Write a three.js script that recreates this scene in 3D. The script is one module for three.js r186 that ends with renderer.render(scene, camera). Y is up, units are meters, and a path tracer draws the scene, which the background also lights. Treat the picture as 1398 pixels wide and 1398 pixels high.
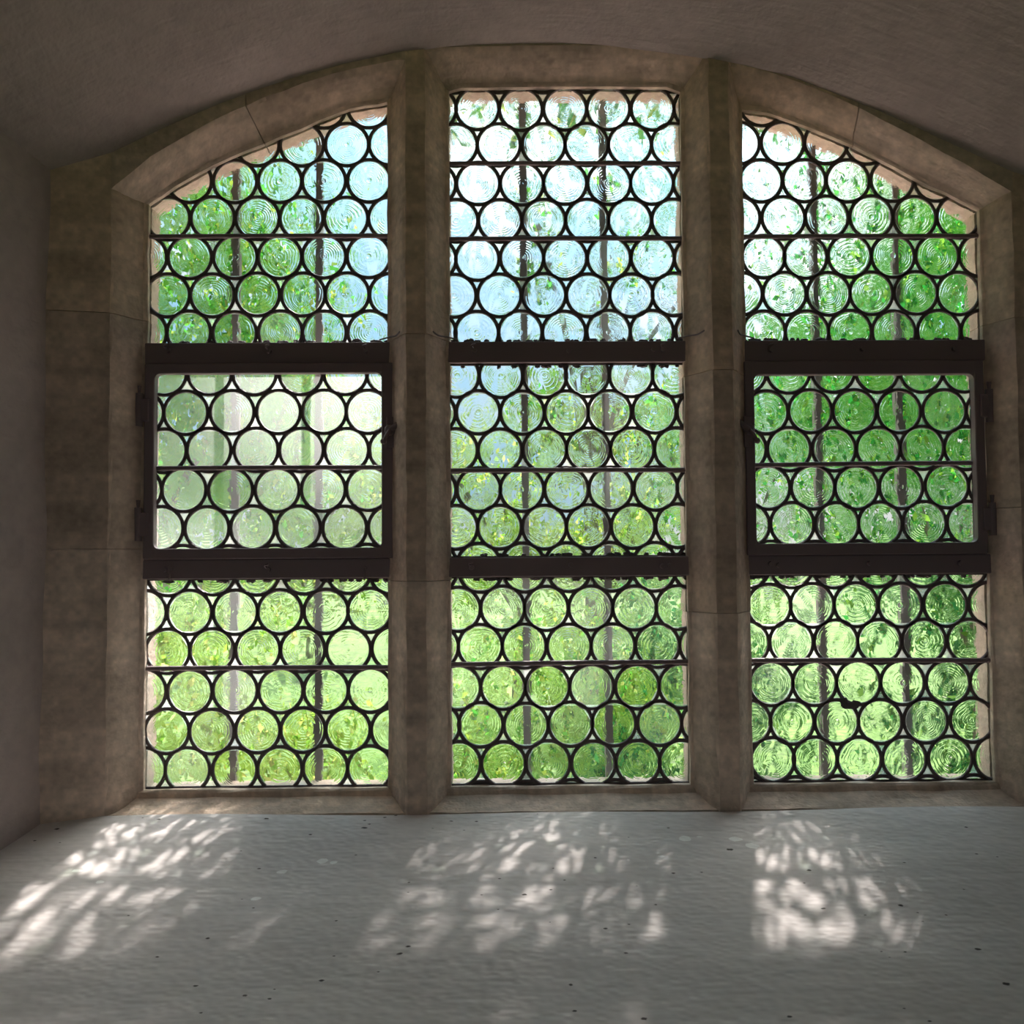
import * as THREE from 'three';
import { mergeGeometries, toCreasedNormals } from 'three/addons/utils/BufferGeometryUtils.js';
import { RoundedBoxGeometry } from 'three/addons/geometries/RoundedBoxGeometry.js';

// ---------------------------------------------------------------- camera, sky, sun, exposure
const scene = new THREE.Scene();
const renderer = new THREE.WebGLRenderer();
renderer.toneMapping = THREE.LinearToneMapping;
renderer.toneMappingExposure = 1.2;
renderer.shadowMap.enabled = true;
const R = THREE.MathUtils.degToRad;
const camera = new THREE.PerspectiveCamera(53.13, 1, 0.05, 400);   // eye level is y = 0, the glass stands at z = 0
camera.position.set(0, 0, 2.66);
camera.rotation.set(R(2.6), R(-0.75), R(-0.4), 'YXZ');
scene.add(camera);

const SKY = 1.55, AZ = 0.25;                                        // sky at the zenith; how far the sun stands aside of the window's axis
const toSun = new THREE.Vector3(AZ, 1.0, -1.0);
// hazy sky of thin white cloud with pale blue between, brighter overhead than near the horizon
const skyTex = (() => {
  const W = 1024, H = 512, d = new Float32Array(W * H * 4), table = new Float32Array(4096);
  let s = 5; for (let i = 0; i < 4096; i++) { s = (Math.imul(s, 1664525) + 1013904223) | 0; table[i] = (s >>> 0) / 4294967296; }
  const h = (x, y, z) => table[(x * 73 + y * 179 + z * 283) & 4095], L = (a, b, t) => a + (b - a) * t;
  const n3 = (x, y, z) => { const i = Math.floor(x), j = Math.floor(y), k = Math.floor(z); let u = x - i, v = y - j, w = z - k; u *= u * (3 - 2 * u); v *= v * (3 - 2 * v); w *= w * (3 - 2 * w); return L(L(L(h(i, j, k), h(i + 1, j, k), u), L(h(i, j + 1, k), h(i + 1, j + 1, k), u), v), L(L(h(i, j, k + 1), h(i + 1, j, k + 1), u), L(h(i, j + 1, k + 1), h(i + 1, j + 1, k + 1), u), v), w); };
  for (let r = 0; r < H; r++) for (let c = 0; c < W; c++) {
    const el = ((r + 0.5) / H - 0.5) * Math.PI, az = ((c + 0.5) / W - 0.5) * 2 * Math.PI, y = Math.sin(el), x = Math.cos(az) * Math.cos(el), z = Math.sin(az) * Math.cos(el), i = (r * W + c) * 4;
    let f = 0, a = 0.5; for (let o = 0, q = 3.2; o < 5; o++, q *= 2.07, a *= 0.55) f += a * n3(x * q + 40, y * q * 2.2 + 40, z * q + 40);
    const m = THREE.MathUtils.smoothstep(f, 0.4, 0.66), near = Math.acos(Math.min(1, (x * toSun.x + y * toSun.y + z * toSun.z) / toSun.length())), g = SKY * (1 + 2 * Math.max(0, y)) / 3 * (1 + 2.5 * Math.exp(-((near / 0.5) ** 2)));   // glow round the sun, added to light the stone chamfers
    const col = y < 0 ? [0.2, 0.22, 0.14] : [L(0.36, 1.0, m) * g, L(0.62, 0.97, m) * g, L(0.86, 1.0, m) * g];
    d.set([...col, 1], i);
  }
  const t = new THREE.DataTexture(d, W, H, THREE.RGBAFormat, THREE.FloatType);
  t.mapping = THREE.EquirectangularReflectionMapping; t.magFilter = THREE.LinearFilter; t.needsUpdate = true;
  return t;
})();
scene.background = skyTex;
const sun = new THREE.DirectionalLight(new THREE.Color(1.0, 0.9, 0.88), 15);
sun.position.copy(toSun).multiplyScalar(12);
sun.target.position.set(0.2, 0, 0);
sun.castShadow = true;
sun.shadow.radius = 5;
sun.shadow.mapSize.set(4096, 4096);
Object.assign(sun.shadow.camera, { left: -16, right: 16, top: 16, bottom: -16, near: 0.1, far: 60 });
scene.add(sun, sun.target);

// ---------------------------------------------------------------- helpers
function rng(seed) { let s = seed | 0; return () => { s = (s + 0x6d2b79f5) | 0; let t = Math.imul(s ^ (s >>> 15), 1 | s); t = (t + Math.imul(t ^ (t >>> 7), 61 | t)) ^ t; return ((t ^ (t >>> 14)) >>> 0) / 4294967296; }; }
const rand = rng(7);
const used = {};
const numbered = (n) => { const k = used[n] = (used[n] ?? -1) + 1; return k ? n + '_' + String(k).padStart(3, '0') : n; };
function obj(name, geo, mat, parent) {
  const m = new THREE.Mesh(geo, mat);
  m.name = parent ? name : numbered(name);
  m.castShadow = m.receiveShadow = true;
  (parent ?? scene).add(m);
  return m;
}
function thing(name, label, category, at = [0, 0, 0], group) {
  const o = new THREE.Group();
  o.name = numbered(name); o.position.set(...at); o.userData = { label, category };
  if (group) o.userData.group = group;
  scene.add(o);
  return o;
}
function tag(o, label, category, group) { o.userData = { label, category }; if (group) o.userData.group = group; return o; }
function struct(o, label, category) { o.userData = { label, category, kind: 'structure' }; return o; }
// periodic value noise
function noiseTable(seed) { const r = rng(seed), t = new Float32Array(4096); for (let i = 0; i < 4096; i++) t[i] = r(); return t; }
const NT = noiseTable(99);
function vnoise(x, y, px, py, salt = 0) {
  const ix = Math.floor(x), iy = Math.floor(y), fx = x - ix, fy = y - iy, u = fx * fx * (3 - 2 * fx), v = fy * fy * (3 - 2 * fy);
  const h = (a, b) => NT[((((a % px) + px) % px) * 131 + (((b % py) + py) % py) * 977 + salt * 3571) & 4095];
  return (h(ix, iy) * (1 - u) + h(ix + 1, iy) * u) * (1 - v) + (h(ix, iy + 1) * (1 - u) + h(ix + 1, iy + 1) * u) * v;
}
function fbm(u, v, fx, fy, oct, salt = 0) { let s = 0, a = 0.5, n = 0; for (let i = 0; i < oct; i++) { s += a * vnoise(u * fx, v * fy, fx, fy, salt + i); n += a; a *= 0.5; fx *= 2; fy *= 2; } return s / n; }
function dataTex(w, h, fn, srgb) {
  const d = new Uint8Array(w * h * 4);
  for (let y = 0; y < h; y++) for (let x = 0; x < w; x++) { const c = fn((x + 0.5) / w, (y + 0.5) / h), i = (y * w + x) * 4; for (let k = 0; k < 3; k++) d[i + k] = Math.max(0, Math.min(255, 255 * (Array.isArray(c) ? c[k] : c))); d[i + 3] = 255; }
  const t = new THREE.DataTexture(d, w, h);
  t.wrapS = t.wrapT = THREE.RepeatWrapping; t.magFilter = THREE.LinearFilter; t.minFilter = THREE.LinearMipmapLinearFilter; t.generateMipmaps = true;
  if (srgb) t.colorSpace = THREE.SRGBColorSpace;
  t.needsUpdate = true;
  return t;
}
// rings of equal length, lofted one to the next; closed rings, capped ends
function loft(rings, { closed = true, caps = true, crease = 0.6 } = {}) {
  const n = rings[0].length, pos = [], idx = [];
  for (const r of rings) for (const p of r) pos.push(p[0], p[1], p[2]);
  for (let i = 0; i < rings.length - 1; i++) for (let j = 0; j < (closed ? n : n - 1); j++) { const a = i * n + j, b = i * n + (j + 1) % n; idx.push(a, b, a + n, b, b + n, a + n); }
  if (caps) {
    for (const [base, flip] of [[0, true], [(rings.length - 1) * n, false]]) {
      const pts = rings[flip ? 0 : rings.length - 1].map((p) => new THREE.Vector3(...p)), nrm = new THREE.Vector3();
      for (let j = 0; j < n; j++) nrm.add(new THREE.Vector3().crossVectors(pts[j], pts[(j + 1) % n]));
      const a = Math.abs(nrm.x), b = Math.abs(nrm.y), c = Math.abs(nrm.z);
      const flat = pts.map((p) => (a > b && a > c ? new THREE.Vector2(p.y, p.z) : b > c ? new THREE.Vector2(p.x, p.z) : new THREE.Vector2(p.x, p.y)));
      for (const t of THREE.ShapeUtils.triangulateShape(flat, [])) idx.push(base + t[0], base + t[1], base + t[2]);
    }
  }
  const g = new THREE.BufferGeometry();
  g.setAttribute('position', new THREE.Float32BufferAttribute(pos, 3));
  g.setIndex(idx);
  return finish(g, crease);
}
function finish(g, crease = 0.6) {
  g = toCreasedNormals(g.index ? g : g, crease);
  return boxUV(g);
}
function boxUV(g, k = 1) {
  const p = g.attributes.position, n = g.attributes.normal, uv = new Float32Array(p.count * 2);
  const a = new THREE.Vector3(), b = new THREE.Vector3(), c = new THREE.Vector3();
  for (let i = 0; i < p.count; i += 3) {
    a.fromBufferAttribute(p, i); b.fromBufferAttribute(p, i + 1).sub(a); c.fromBufferAttribute(p, i + 2).sub(a); b.cross(c);
    const x = Math.abs(b.x), y = Math.abs(b.y), z = Math.abs(b.z), ax = x > y && x > z ? 0 : y > z ? 1 : 2;
    for (let j = 0; j < 3; j++) { const q = i + j, X = p.getX(q), Y = p.getY(q), Z = p.getZ(q); uv[q * 2] = (ax === 0 ? Z : X) * k; uv[q * 2 + 1] = (ax === 1 ? Z : Y) * k; }
  }
  g.setAttribute('uv', new THREE.BufferAttribute(uv, 2));
  return g;
}
function box(x0, x1, y0, y1, z0, z1, r = 0.003) {
  const g = new RoundedBoxGeometry(x1 - x0, y1 - y0, z1 - z0, 2, Math.min(r, (x1 - x0) / 3, (y1 - y0) / 3, (z1 - z0) / 3));
  g.translate((x0 + x1) / 2, (y0 + y1) / 2, (z0 + z1) / 2);
  return g;
}
function plainBox(x0, x1, y0, y1, z0, z1) {
  let g = new THREE.BoxGeometry(x1 - x0, y1 - y0, z1 - z0).toNonIndexed();
  g.translate((x0 + x1) / 2, (y0 + y1) / 2, (z0 + z1) / 2);
  return boxUV(g);
}
function tube(points, r, seg = 6, taper = 1) {
  const c = points.length === 2 ? new THREE.LineCurve3(new THREE.Vector3(...points[0]), new THREE.Vector3(...points[1])) : new THREE.CatmullRomCurve3(points.map((p) => new THREE.Vector3(...p)));
  return new THREE.TubeGeometry(c, points.length === 2 ? 1 : points.length * 4, r, seg, false);
}
const clean = (g) => { g = g.index ? g.toNonIndexed() : g.clone(); for (const k of Object.keys(g.attributes)) if (!['position', 'normal', 'uv'].includes(k)) g.deleteAttribute(k); return g; };
const merge = (list) => mergeGeometries(list.map(clean));

// ---------------------------------------------------------------- materials
const stoneTex = dataTex(512, 512, (u, v) => {
  const a = fbm(u, v, 6, 6, 5), b = fbm(u, v, 40, 40, 3, 9), c = fbm(u, v, 3, 24, 4, 20), k = 0.86 + 0.2 * (a - 0.5) + 0.22 * (b - 0.5) + 0.18 * (c - 0.5);
  return [k * 0.93, k * 0.835, k * 0.76];
}, true);
const stoneBump = dataTex(512, 512, (u, v) => 0.55 * fbm(u, v, 30, 30, 4, 3) + 0.3 * fbm(u, v, 6, 60, 3, 7) + 0.15 * fbm(u, v, 128, 128, 1, 11));
for (const t of [stoneTex, stoneBump]) t.repeat.set(1.6, 1.6);
const mStone = [0, 1, 2].map((i) => new THREE.MeshStandardMaterial({ name: 'sandstone', color: new THREE.Color().setRGB(...[[1, 1, 1], [0.9, 0.88, 0.86], [1.06, 1.02, 0.96]][i]), map: stoneTex, bumpMap: stoneBump, bumpScale: 0.004, roughness: 0.92 }));
const plasterTex = dataTex(1024, 1024, (u, v) => {
  const a = fbm(u, v, 4, 4, 5, 30), b = fbm(u, v, 50, 50, 3, 31), s = 0.715 + 0.15 * (a - 0.5) + 0.07 * (b - 0.5);
  return [s, s * 0.925, s * 0.90];
}, true);
const plasterBump = dataTex(1024, 1024, (u, v) => 0.45 * fbm(u, v, 14, 14, 4, 33) + 0.35 * fbm(u, v, 10, 90, 3, 36) + 0.2 * fbm(u, v, 160, 160, 2, 39));
for (const t of [plasterTex, plasterBump]) t.repeat.set(0.8, 0.8);
const mPlaster = new THREE.MeshStandardMaterial({ name: 'limewash plaster', map: plasterTex, bumpMap: plasterBump, bumpScale: 0.006, roughness: 0.95 });
const mRoom = new THREE.MeshStandardMaterial({ name: 'room plaster', color: new THREE.Color().setRGB(0.8, 0.66, 0.58), roughness: 0.95 });
const mFloor = new THREE.MeshStandardMaterial({ name: 'floor boards', color: new THREE.Color().setRGB(0.3, 0.22, 0.15), roughness: 0.7 });
const mIron = new THREE.MeshStandardMaterial({ name: 'wrought iron', color: new THREE.Color().setRGB(0.2, 0.145, 0.15), roughness: 0.6 });
const mLead = new THREE.MeshStandardMaterial({ name: 'lead came', color: new THREE.Color().setRGB(0.12, 0.09, 0.092), roughness: 0.6 });
const mBar = new THREE.MeshStandardMaterial({ name: 'weathered iron bar', color: new THREE.Color().setRGB(0.28, 0.25, 0.25), roughness: 0.8 });
// spun glass: rings round the pontil, faint radial drag and seeds
const glassBump = [0, 1, 2, 3, 4, 5, 6, 7].map((k) => dataTex(384, 384, (u, v) => {
  const x = (u - 0.5) * 2, y = (v - 0.5) * 2, w = 0.13 * (fbm(u, v, 4, 4, 2, 50 + k * 5) - 0.5) + 0.05 * (fbm(u, v, 11, 11, 2, 57 + k * 3) - 0.5);
  const r = Math.hypot(x * (1 + 0.05 * Math.sin(k)), y * (1 + 0.04 * Math.cos(2 * k))) + w, a = Math.atan2(y, x);
  const patch = Math.max(0, fbm(u, v, 3, 3, 3, 70 + k) * 2.4 - 0.75), patch2 = Math.max(0, fbm(u, v, 4, 4, 2, 80 + k) * 2.2 - 0.7);
  const rings = Math.sin(r * (34 + 4 * k) + k * 2 + 1.2 * Math.sin(a + k)) * patch;
  const fine = Math.sin(r * (66 + 3 * k) + 3 * Math.sin(2 * a + k)) * patch2;
  const drag = fbm(a / 6.2832 + 0.5, r * 0.5, 14 + k, 3, 3, 90 + k) - 0.5;
  const broad = fbm(u, v, 7, 7, 2, 120 + k) - 0.5, seed = fbm(u, v, 17, 17, 2, 110 + k) - 0.5;
  const hub = Math.exp(-((r / 0.07) ** 2)) * 1.6 - Math.exp(-(((r - 0.11) / 0.03) ** 2)) * 0.8;
  return 0.5 + 0.1 * rings + 0.036 * fine + 0.18 * drag * Math.min(1, r * 2) + 0.3 * broad + 0.08 * seed + 0.14 * hub;
}));
// clear streaks in the opacity, added to break the sun patches into wisps
const glassWisp = [0, 1, 2, 3].map((k) => dataTex(192, 192, (u, v) => { const f = 0.65 * fbm(u + 0.15 * fbm(u, v, 3, 3, 2, 160 + k), v, 9, 3, 3, 150 + k * 4) + 0.35 * fbm(u, v, 5, 4, 3, 170 + k); return 1 - 0.92 * THREE.MathUtils.smoothstep(f, 0.5, 0.66); }));
const TINT = [[0.9, 0.985, 0.92], [0.94, 0.99, 0.97], [0.86, 0.975, 0.87], [0.88, 0.98, 0.95], [0.95, 0.985, 0.93], [0.83, 0.965, 0.88], [0.93, 0.97, 0.98], [0.87, 0.97, 0.94]];
const mGlass = glassBump.map((b, k) => new THREE.MeshPhysicalMaterial({ name: 'spun glass', color: new THREE.Color().setRGB(...TINT[k]), transmission: 1, thickness: 0.004, ior: 1.22, roughness: [0.02, 0.05, 0.03, 0.09, 0.04, 0.07, 0.02, 0.12][k], bumpMap: b, bumpScale: [0.0075, 0.006, 0.009, 0.0055, 0.008, 0.0065, 0.0085, 0.005][k], alphaMap: glassWisp[k % 4], transparent: true, opacity: 0.97 }));
const mFilm = [0.08, 0.18, 0.3, 0.43].map((r, k) => new THREE.MeshPhysicalMaterial({ name: 'weathered outer glass', color: new THREE.Color().setRGB(0.93, 0.97, 0.94), transmission: 1, thickness: 0, roughness: r, ior: 1.3 }));
const mQuarry = [0.35, 0.45, 0.55].map((r, k) => new THREE.MeshPhysicalMaterial({ name: 'quarry glass', color: new THREE.Color().setRGB(...[[0.86, 0.96, 0.88], [0.9, 0.97, 0.95], [0.93, 0.96, 0.93]][k]), transmission: 1, thickness: 0, roughness: r, ior: 1.4 }));

// ---------------------------------------------------------------- stone window frame (three lights, two mullions, segmental head)
const FZ = 0.115, LIP = 0.007;                                     // front face of the stone, lip in front of the glass
const LIGHTS = [[-0.906, -0.285], [-0.124, 0.485], [0.647, 1.268]];
const SILL = -0.58;
const ARCH_L = [[-0.93, 0.912], [-0.901, 0.929], [-0.845, 0.97], [-0.746, 1.028], [-0.668, 1.063], [-0.576, 1.1], [-0.476, 1.143], [-0.388, 1.18], [-0.31, 1.193], [-0.265, 1.2]];
const ARCH_R = [[0.625, 1.178], [0.652, 1.176], [0.722, 1.167], [0.828, 1.127], [0.915, 1.091], [1.02, 1.038], [1.107, 0.987], [1.193, 0.947], [1.268, 0.908], [1.30, 0.89]];
const OUT_L = [[-1.0, 0.906], [-0.965, 0.936], [-0.878, 1.012], [-0.79, 1.066], [-0.70, 1.117], [-0.60, 1.162], [-0.50, 1.20], [-0.42, 1.228], [-0.30, 1.256], [-0.22, 1.268]];
const OUT_R = [[0.58, 1.262], [0.615, 1.254], [0.70, 1.232], [0.80, 1.196], [0.90, 1.152], [1.0, 1.10], [1.10, 1.045], [1.20, 0.988], [1.305, 0.925], [1.34, 0.90]];
const frame = new THREE.Group(); frame.name = 'trim_1'; scene.add(frame);
struct(frame, 'brown sandstone window frame with two chamfered mullions and a low arched head', 'stone frame');
let stoneNo = 0;
const stone = (name, g, mat) => obj(name, g, mat ?? mStone[stoneNo++ % 3], frame);
// jamb and mullion profile: [offset into the stone, z] from the glass edge to the front
const CH = [[0, LIP], [0, 0.022], [0.004, 0.026], [0.010, 0.029], [0.022, 0.046], [0.036, 0.074], [0.048, 0.098], [0.055, 0.108], [0.061, FZ]];
const scaleCH = (w) => CH.map(([u, z]) => [u * w / 0.061, z]);
function wobble(i, y, k = 0.0012) { return k * (Math.sin(y * 23 + i * 1.7) + Math.sin(y * 57 + i * 4.1) * 0.6); }
function upright(profile, y0, y1, seed) {                          // profile: closed [x, z] list
  const n = Math.max(3, Math.ceil((y1 - y0) / 0.06)), rings = [];
  for (let i = 0; i <= n; i++) { const e = i === 0 || i === n ? 0.9985 : 1, y = y0 + (y1 - y0) * i / n; rings.push(profile.map(([x, z], j) => [x * 1 + wobble(seed + (j >> 2), y), y, z * e + wobble(seed + j, y, 0.0006)])); }
  return loft(rings, { crease: 0.5 });
}
// jambs
function jamb(edge, side, w, joints, outer, outerZ, seed) {
  const inner = scaleCH(w).map(([u, z]) => [edge + side * u, z]);
  const prof = [...inner, [outer, outerZ], [outer, -0.14], [edge + side * 0.06, -0.14], [edge, -0.075], [edge, -LIP], [edge + side * 0.03, -LIP], [edge + side * 0.03, LIP]];
  for (let i = 0; i < joints.length - 1; i++) stone('jamb_stone', upright(prof, joints[i] + 0.0007, joints[i + 1] - 0.0007, seed + i * 3));
}
jamb(-0.906, -1, 0.061, [-0.66, 0.03, 0.62, 1.03], -1.135, 0.155, 1);
jamb(1.268, 1, 0.040, [-0.66, 0.12, 0.60, 0.99], 1.53, 0.15, 20);
// mullions
function mullion(xl, xr, top, joints, seed) {
  const c = scaleCH(0.056), a = c.map(([u, z]) => [xl + u, z]), b = c.map(([u, z]) => [xr - u, z]).reverse();
  const prof = [...a, ...b, [xr - 0.03, LIP], [xr - 0.03, -LIP], [xr, -LIP], [xr, -0.075], [xr - 0.055, -0.14], [xl + 0.055, -0.14], [xl, -0.075], [xl, -LIP], [xl + 0.03, -LIP], [xl + 0.03, LIP]];
  const js = [SILL - 0.06, ...joints, top];
  for (let i = 0; i < js.length - 1; i++) stone('mullion_stone', upright(prof, js[i] + 0.0007, js[i + 1] - 0.0007, seed + i * 5));
}
mullion(-0.285, -0.124, 1.36, [-0.055, 0.565], 40);
mullion(0.485, 0.647, 1.36, [-0.14, 0.47], 60);
// arched head: inner edge, chamfer edge, one voussoir per span
function headStones(inner, outer, cuts, up = 0.22) {
  const at = (list, t) => { const f = t * (list.length - 1), i = Math.min(list.length - 2, Math.floor(f)), k = f - i; return [0, 1].map((c) => list[i][c] * (1 - k) + list[i + 1][c] * k); };
  for (let s = 0; s < cuts.length - 1; s++) {
    const rings = [], n = 9;
    for (let i = 0; i <= n; i++) {
      const t = cuts[s] + 0.0015 + (cuts[s + 1] - cuts[s] - 0.003) * i / n, a = at(inner, t), b = at(outer, t);
      const ch = CH.map(([u, z]) => { const k = u / 0.061; return [a[0] + (b[0] - a[0]) * k, a[1] + (b[1] - a[1]) * k + wobble(s * 7, t * 3, 0.001), z]; });
      const d = [b[0] - a[0], b[1] - a[1]], L = Math.hypot(...d), e = [d[0] / L, d[1] / L];
      const o = (u, z) => [a[0] + e[0] * u, a[1] + e[1] * u, z];
      rings.push([...ch, [b[0] + 0 * up, b[1] + up, FZ], [b[0], b[1] + up, -0.14], o(0.06, -0.14), o(0, -0.075), o(0, -LIP), o(0.03, -LIP), o(0.03, LIP)]);
    }
    stone('head_stone', loft(rings, { crease: 0.5 }));
  }
}
headStones(ARCH_L, OUT_L, [0, 0.52, 1]);
headStones(ARCH_R, OUT_R, [0, 0.47, 1]);
headStones([[-0.19, 1.20], [-0.124, 1.226], [-0.09, 1.236], [0.18, 1.239], [0.45, 1.236], [0.485, 1.224], [0.55, 1.20]], [[-0.22, 1.292], [-0.16, 1.297], [-0.09, 1.299], [0.18, 1.304], [0.45, 1.296], [0.52, 1.29], [0.58, 1.285]], [0, 1]);
// stone sill
{
  const prof = [[SILL + 0.0, LIP], [SILL, 0.024], [SILL - 0.006, 0.030], [SILL - 0.018, 0.034], [SILL - 0.030, 0.060], [SILL - 0.038, 0.090], [SILL - 0.043, 0.108], [SILL - 0.06, 0.115], [SILL - 0.16, 0.115], [SILL - 0.16, -0.16], [SILL - 0.02, -0.16], [SILL, -0.075], [SILL, -LIP], [SILL - 0.03, -LIP], [SILL - 0.03, LIP]];
  const cuts = [-1.13, -0.2, 0.56, 1.53];
  for (let s = 0; s < 3; s++) {
    const rings = [], x0 = cuts[s] + 0.001, x1 = cuts[s + 1] - 0.001;
    for (let i = 0; i <= 16; i++) { const x = x0 + (x1 - x0) * i / 16; rings.push(prof.map(([y, z], j) => [x, y + wobble(s * 9 + j, x, 0.0012), z + wobble(s + j * 3, x, 0.0008)])); }
    stone('sill_stone', loft(rings, { crease: 0.5 }));
  }
}

// ---------------------------------------------------------------- plaster embrasure and room
const SLOPE = 0.22, SY = -0.622, SZ = 0.112, END = 1.05;
const sillY = (z) => SY - SLOPE * (z - SZ);
const EDGE = [[-1.40, 0.80], [-1.26, 0.878], [-1.106, 0.957], [-0.97, 1.026], [-0.83, 1.094], [-0.696, 1.153], [-0.6, 1.189], [-0.512, 1.219], [-0.38, 1.256], [-0.235, 1.287], [-0.14, 1.298], [-0.049, 1.304], [0.06, 1.307], [0.174, 1.307], [0.27, 1.303], [0.36, 1.296], [0.45, 1.285], [0.527, 1.273], [0.64, 1.249], [0.75, 1.221], [0.86, 1.178], [0.973, 1.132], [1.06, 1.093], [1.158, 1.046], [1.25, 1.003], [1.338, 0.961], [1.48, 0.893], [1.62, 0.82], [1.76, 0.75]];
const soft = (x, z) => 0.004 * Math.sin(x * 5 + z * 9) + 0.003 * Math.sin(x * 13 - z * 6 + 1);
{ // soffit
  const rings = [];
  for (let i = 0; i <= 14; i++) {
    const k = i / 14, z = FZ - 0.006 + (END - FZ) * k * k * 0.6 + (END - FZ) * k * 0.4, dz = z - FZ;
    const low = EDGE.map(([x, y]) => [x + (x - 0.18) * 0.24 * dz, y + 0.24 * dz + soft(x, z) * Math.min(1, dz * 8), z]);
    rings.push([...low, ...low.slice().reverse().map(([x, y, zz]) => [x, y + 0.25, zz])]);
  }
  const m = obj('ceiling_1', loft(rings, { crease: 0.7 }), mPlaster);
  struct(m, 'limewashed plaster soffit arching over the deep window recess', 'plaster vault');
}
function reveal(name, x0, z0, dx, sgn, label) {
  const rings = [];
  for (let i = 0; i <= 14; i++) {
    const k = i / 14, z = z0 - 0.01 + (END - z0 + 0.01) * k, x = x0 + dx * (z - z0), ys = [];
    for (let j = 0; j <= 18; j++) ys.push(sillY(z) - 0.06 + (1.32 - sillY(z) + 0.06) * j / 18);
    const face = ys.map((y) => [x + soft(y * 1.3, z) * 0.8, y, z]);
    rings.push([...face, ...ys.slice().reverse().map((y) => [x + sgn * 0.25, y, z])]);
  }
  const m = obj(name, loft(rings, { crease: 0.7 }), mPlaster);
  struct(m, label, 'plaster wall');
}
reveal('wall_left', -1.108, 0.148, -0.30, -1, 'splayed plaster side of the recess beside the wide bare stone jamb');
reveal('wall_right', 1.50, 0.145, 0.30, 1, 'splayed plaster side of the recess on the shaded side');
{ // sloping plaster sill
  const nx = 90, nz = 36, x0 = -1.5, x1 = 1.9, pos = [], uv = [], idx = [];
  for (let i = 0; i <= nz; i++) for (let j = 0; j <= nx; j++) {
    const k = i / nz, z = SZ + 0.004 + (END + 0.04 - SZ) * k, x = x0 + (x1 - x0) * j / nx;
    pos.push(x, sillY(z) + 0.0025 * Math.sin(x * 7 + z * 4) + 0.002 * Math.sin(x * 3 - z * 17) - 0.0 * k - (k > 0.97 ? 0.01 : 0), z);
    uv.push((x - x0) / (x1 - x0), (z - SZ) / 1.0);
  }
  for (let i = 0; i < nz; i++) for (let j = 0; j < nx; j++) { const a = i * (nx + 1) + j, b = a + nx + 1; idx.push(a, b, a + 1, a + 1, b, b + 1); }
  const g = new THREE.BufferGeometry();
  g.setAttribute('position', new THREE.Float32BufferAttribute(pos, 3)); g.setAttribute('uv', new THREE.Float32BufferAttribute(uv, 2)); g.setIndex(idx); g.computeVertexNormals();
  const r = rng(31), pits = [], chips = [[-0.511, 0.482, 6], [0.429, 0.248, 9], [0.465, 0.239, 4], [0.548, 0.251, 8], [0.577, 0.285, 10], [-0.4, 0.33, 7], [-0.374, 0.337, 5], [-0.481, 0.372, 6], [0.36, 0.333, 4], [-0.93, 0.37, 6], [-0.86, 0.42, 5]];
  for (let i = 0; i < 170; i++) pits.push([x0 + r() * (x1 - x0), SZ + r() * 0.95, 1.2 + r() * r() * 4, r() * 3.14]);
  const W = 2048, H = 1024, px = (x) => (x - x0) / (x1 - x0) * W, pz = (z) => (z - SZ) / 1.0 * H;
  const canvas = document.createElement('canvas'); canvas.width = W; canvas.height = H;
  const cx = canvas.getContext('2d'), im = cx.createImageData(W, H);
  for (let y = 0; y < H; y++) for (let x = 0; x < W; x++) {
    const u = x / W, v = y / H, a = fbm(u, v, 7, 3, 5, 130), b = fbm(u, v, 120, 50, 3, 134), c = fbm(u, v, 20, 110, 3, 137), s = 216 + 30 * (a - 0.5) + 16 * (b - 0.5) + 14 * (c - 0.5), i = (y * W + x) * 4;
    im.data[i] = s; im.data[i + 1] = s * 0.965; im.data[i + 2] = s * 0.948; im.data[i + 3] = 255;
  }
  cx.putImageData(im, 0, 0);
  const blob = (x, y, rad, style, q) => { cx.fillStyle = style; cx.beginPath(); for (let k = 0; k <= 9; k++) { const t = k / 9 * 6.283 + q, rr = rad * (0.65 + 0.5 * r()); cx.lineTo(x + Math.cos(t) * rr * 1.3, y + Math.sin(t) * rr * 1.5); } cx.fill(); };
  for (const [x, z, rad, q] of pits) blob(px(x), pz(z), rad * 0.8, 'rgba(58,50,46,0.85)', q);
  for (const [x, z, rad] of chips) blob(px(x), pz(z), rad, 'rgba(255,252,248,1)', x);
  const t = new THREE.CanvasTexture(canvas); t.colorSpace = THREE.SRGBColorSpace; t.flipY = false;
  const bump = dataTex(1024, 512, (u, v) => 0.5 * fbm(u, v, 18, 8, 5, 140) + 0.25 * fbm(u, v, 60, 50, 3, 144) + 0.25 * fbm(u, v, 240, 110, 1, 147));
  const m = obj('trim_2', g, new THREE.MeshStandardMaterial({ name: 'grey white sill plaster', map: t, bumpMap: bump, bumpScale: 0.005, roughness: 0.9 }));
  struct(m, 'grey-white plastered sill sloping down into the room, pitted and chipped', 'window sill');
  const under = obj('trim_3', plainBox(x0, x1, -1.66, -0.86, 0.1, END - 0.02), mRoom);
  struct(under, 'plain wall under the window sill', 'wall');
}
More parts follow.
